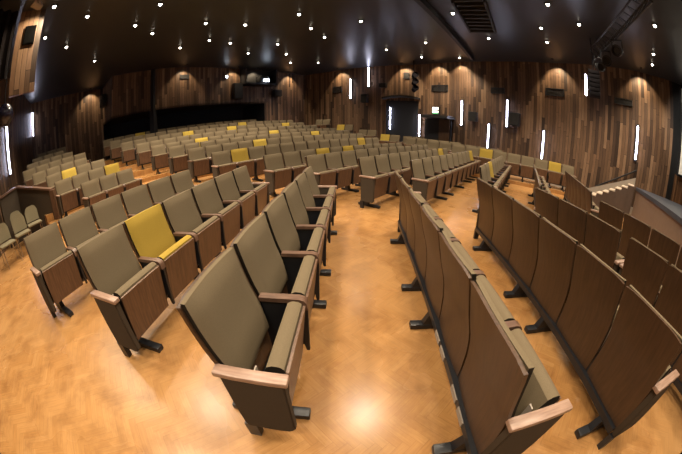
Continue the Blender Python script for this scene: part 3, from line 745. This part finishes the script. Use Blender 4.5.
for t in (.05, .5, .95):
    p = hp0.lerp(hp1, t); z_ = .55+1.07*t; mb = MB(); mb.tube([(p.x, p.y, z_), (p.x+.13, p.y+.06, z_-.05)], .015); ob('bracket', mb.mesh('bracket', [M['steel']], True), r)
# wall and screen behind the stage
wallmesh('wall_stage', [(11.3, 4.05), (11.5, 3.85)], 0, CEIL, M['black'])
wallmesh('wall_stage_slats', [(11.5, 3.85), (14.0, .95)], 0, 2.0, M['slats'])
wallmesh('wall_stage_upper', [(11.5, 3.85), (14.0, .95)], 2.0, CEIL, M['black'])
r = empty('projection_screen', (0, 0, 0)); tag(r, 'white projection screen cut by the right edge of the picture', 'screen')
mb = MB(); pbox(mb, Vector((11.50, 3.72)), Vector((13.6, 1.25)), -.16, -.12, 2.05, 5.1)
mb2 = MB(); pbox(mb2, Vector((11.46, 3.77)), Vector((13.66, 1.18)), -.115, -.02, 1.97, 5.18)
for f in range(1): pass
ob('cloth', mb.mesh('cloth', [M['screen']]), r); ob('frame', mb2.mesh('frame', [M['black']]), r)
# baseboard along the plank wall
for i in range(len(WR)-2):
    mb = MB(); a, b_ = Vector(WR[i]), Vector(WR[i+1]); n = Vector((b_.y-a.y, -(b_.x-a.x))).normalized()
    s_ = 1 if Vector((-(b_-a).y, (b_-a).x)).dot(-(a+b_)/2) > 0 else -1
    pbox(mb, a, b_, 0, s_*.04, 0, .28); structure('baseboard_right', mb, [M['trimgrey']])

# ------------------------------------------------------------------ lights
LIGHTS = [(-5.96, 3.03), (-6.06, 4.26), (-7.57, 3.76), (-8.05, 4.94), (-8.95, 7.02), (-4.45, 5.49), (-5.89, 7.04), (-6.13, 9.19), (-4.15, 7.61), (-4.83, 9.24), (-3.11, 8.45), (-1.27, 8.13), (-2.61, 11.14), (-1.05, 9.51),
          (-.64, 10.62), (.65, 8.85), (2.03, 12.23), (3.37, 10.58), (3.89, 12.93), (-2.71, 14.71), (-1.25, 15.07), (-4.18, 11.94), (-2.59, 12.88), (-4.31, 10.1), (-5.79, 6.03), (3.21, 7.28), (4.9, 4.93), (5.82, 6.34), (5.18, 8.61),
          (6.79, 7.16), (6.25, 5.05), (8.16, 5.02), (8.75, 3.75), (9.62, 4.23), (7.0, 2.78), (5.49, 11.94)]
LIGHTS.sort(key=lambda p: math.atan2(p[0], p[1]))
mb = MB(); mb.lathe([(.075, .028), (.075, 0), (.10, 0), (.105, .012), (.105, .028), (.075, .028)], 20, ring=True); RING = mb.mesh('trim_ring', [M['plastic']], True)
mb = MB(); mb.lathe([(.004, -.032), (.020, -.028), (.034, -.013), (.042, .008), (.042, .024), (.004, .024)], 20); DISC = mb.mesh('lamp_lens', [M['lamp']], True)
def spot(name, loc, energy, size, blend, col=(1, .83, .62), tgt=None, soft=.14, parent=None):
    l = bpy.data.lights.new(name, 'SPOT'); l.energy = energy; l.spot_size = math.radians(size); l.spot_blend = blend; l.color = col; l.shadow_soft_size = soft
    o = ob(name, l, parent, loc)
    if tgt is not None:
        o.rotation_mode = 'QUATERNION'; o.rotation_quaternion = (Vector(tgt)-Vector(loc)).to_track_quat('-Z', 'Y')
    return o
EN = 330
for i, (x, y) in enumerate(LIGHTS):
    r = empty('ceiling_downlight', (x, y, CEIL-.03)); tag(r, 'small round bright ceiling downlight, %s counting from the left' % ordw(i), 'ceiling light', 'ceiling downlights')
    ob('trim_ring', RING, r); ob('lamp_lens', DISC, r)
    spot('lamp_beam', (0, 0, -.08), EN, 120, .7, parent=r)
# the same downlights go on over the near seats, above the frame
for i, (x, y) in enumerate([(-3.4, 1.2), (-3.6, 3.4), (-1.3, 1.6), (-1.6, 4.3), (.9, .9), (.6, 3.6), (3.0, 1.0), (2.6, 4.2), (-1.2, -1.4), (1.4, -1.6), (4.2, -1.4), (-3.4, -1.2)]):
    r = empty('ceiling_downlight', (x, y, CEIL-.03)); tag(r, 'round ceiling downlight above the frame over the near rows, %s' % ordw(i), 'ceiling light', 'overhead downlights')
    ob('trim_ring', RING, r); ob('lamp_lens', DISC, r)
    spot('lamp_beam', (0, 0, -.08), EN*1.25, 120, .7, parent=r)
# wall washers: small spots close to the walls
WASH = [(10.35, 5.2), (8.75, 8.7), (5.9, 12.7), (5.05, 13.7), (3.6, 15.1), (.05, 17.2), (-3.4, 17.8), (-5.1, 15.6), (-6.0, 14.6), (-7.8, 12.1), (-13.2, 10.1), (-5.55, 2.72)]
for i, (x, y) in enumerate(WASH):
    q, n = wall_at(x, y)
    p = q+n*.55 if i < 11 else Vector((x, y))
    t = q if i < 11 else Vector((-6.28, 2.62))
    r = empty('wall_washer', (p.x, p.y, CEIL-.02)); tag(r, 'small ceiling wall-washer lamp close to the planks, %s from the right' % ordw(i), 'ceiling light', 'wall washers')
    mb = MB(); mb.lathe([(.05, .018), (.05, 0), (.06, 0), (.06, .018), (.05, .018)], 14, ring=True); ob('fitting', mb.mesh('fitting', [M['plastic']], True), r)
    o = spot('washer_beam', (0, 0, -.03), (150 if i < 7 else 95) if i < 11 else 190, 95, .5, (1, .76, .48), None, .05, r)
    dv = Vector((t.x-p.x, t.y-p.y, -1.1)); o.rotation_mode = 'QUATERNION'; o.rotation_quaternion = dv.to_track_quat('-Z', 'Y')

spot('added_screen_fill', (7.6, 2.6, 4.7), 420, 52, .6, (1, .93, .82), (12.2, 2.9, 3.4), .1)  # added spot without a fitting, only there to brighten the screen
w = bpy.data.worlds.new('hall_air'); S.world = w; w.use_nodes = True
w.node_tree.nodes['Background'].inputs[0].default_value = (.05, .045, .04, 1); w.node_tree.nodes['Background'].inputs[1].default_value = .2
S.view_settings.view_transform = 'Standard'; S.view_settings.look = 'None'; S.view_settings.gamma = 1; S.view_settings.use_curve_mapping = False
S.view_settings.exposure = 0.0
S.cycles.use_denoising = True
S.cycles.max_bounces = 6; S.cycles.diffuse_bounces = 4; S.cycles.glossy_bounces = 3
S.cycles.sample_clamp_indirect = 6
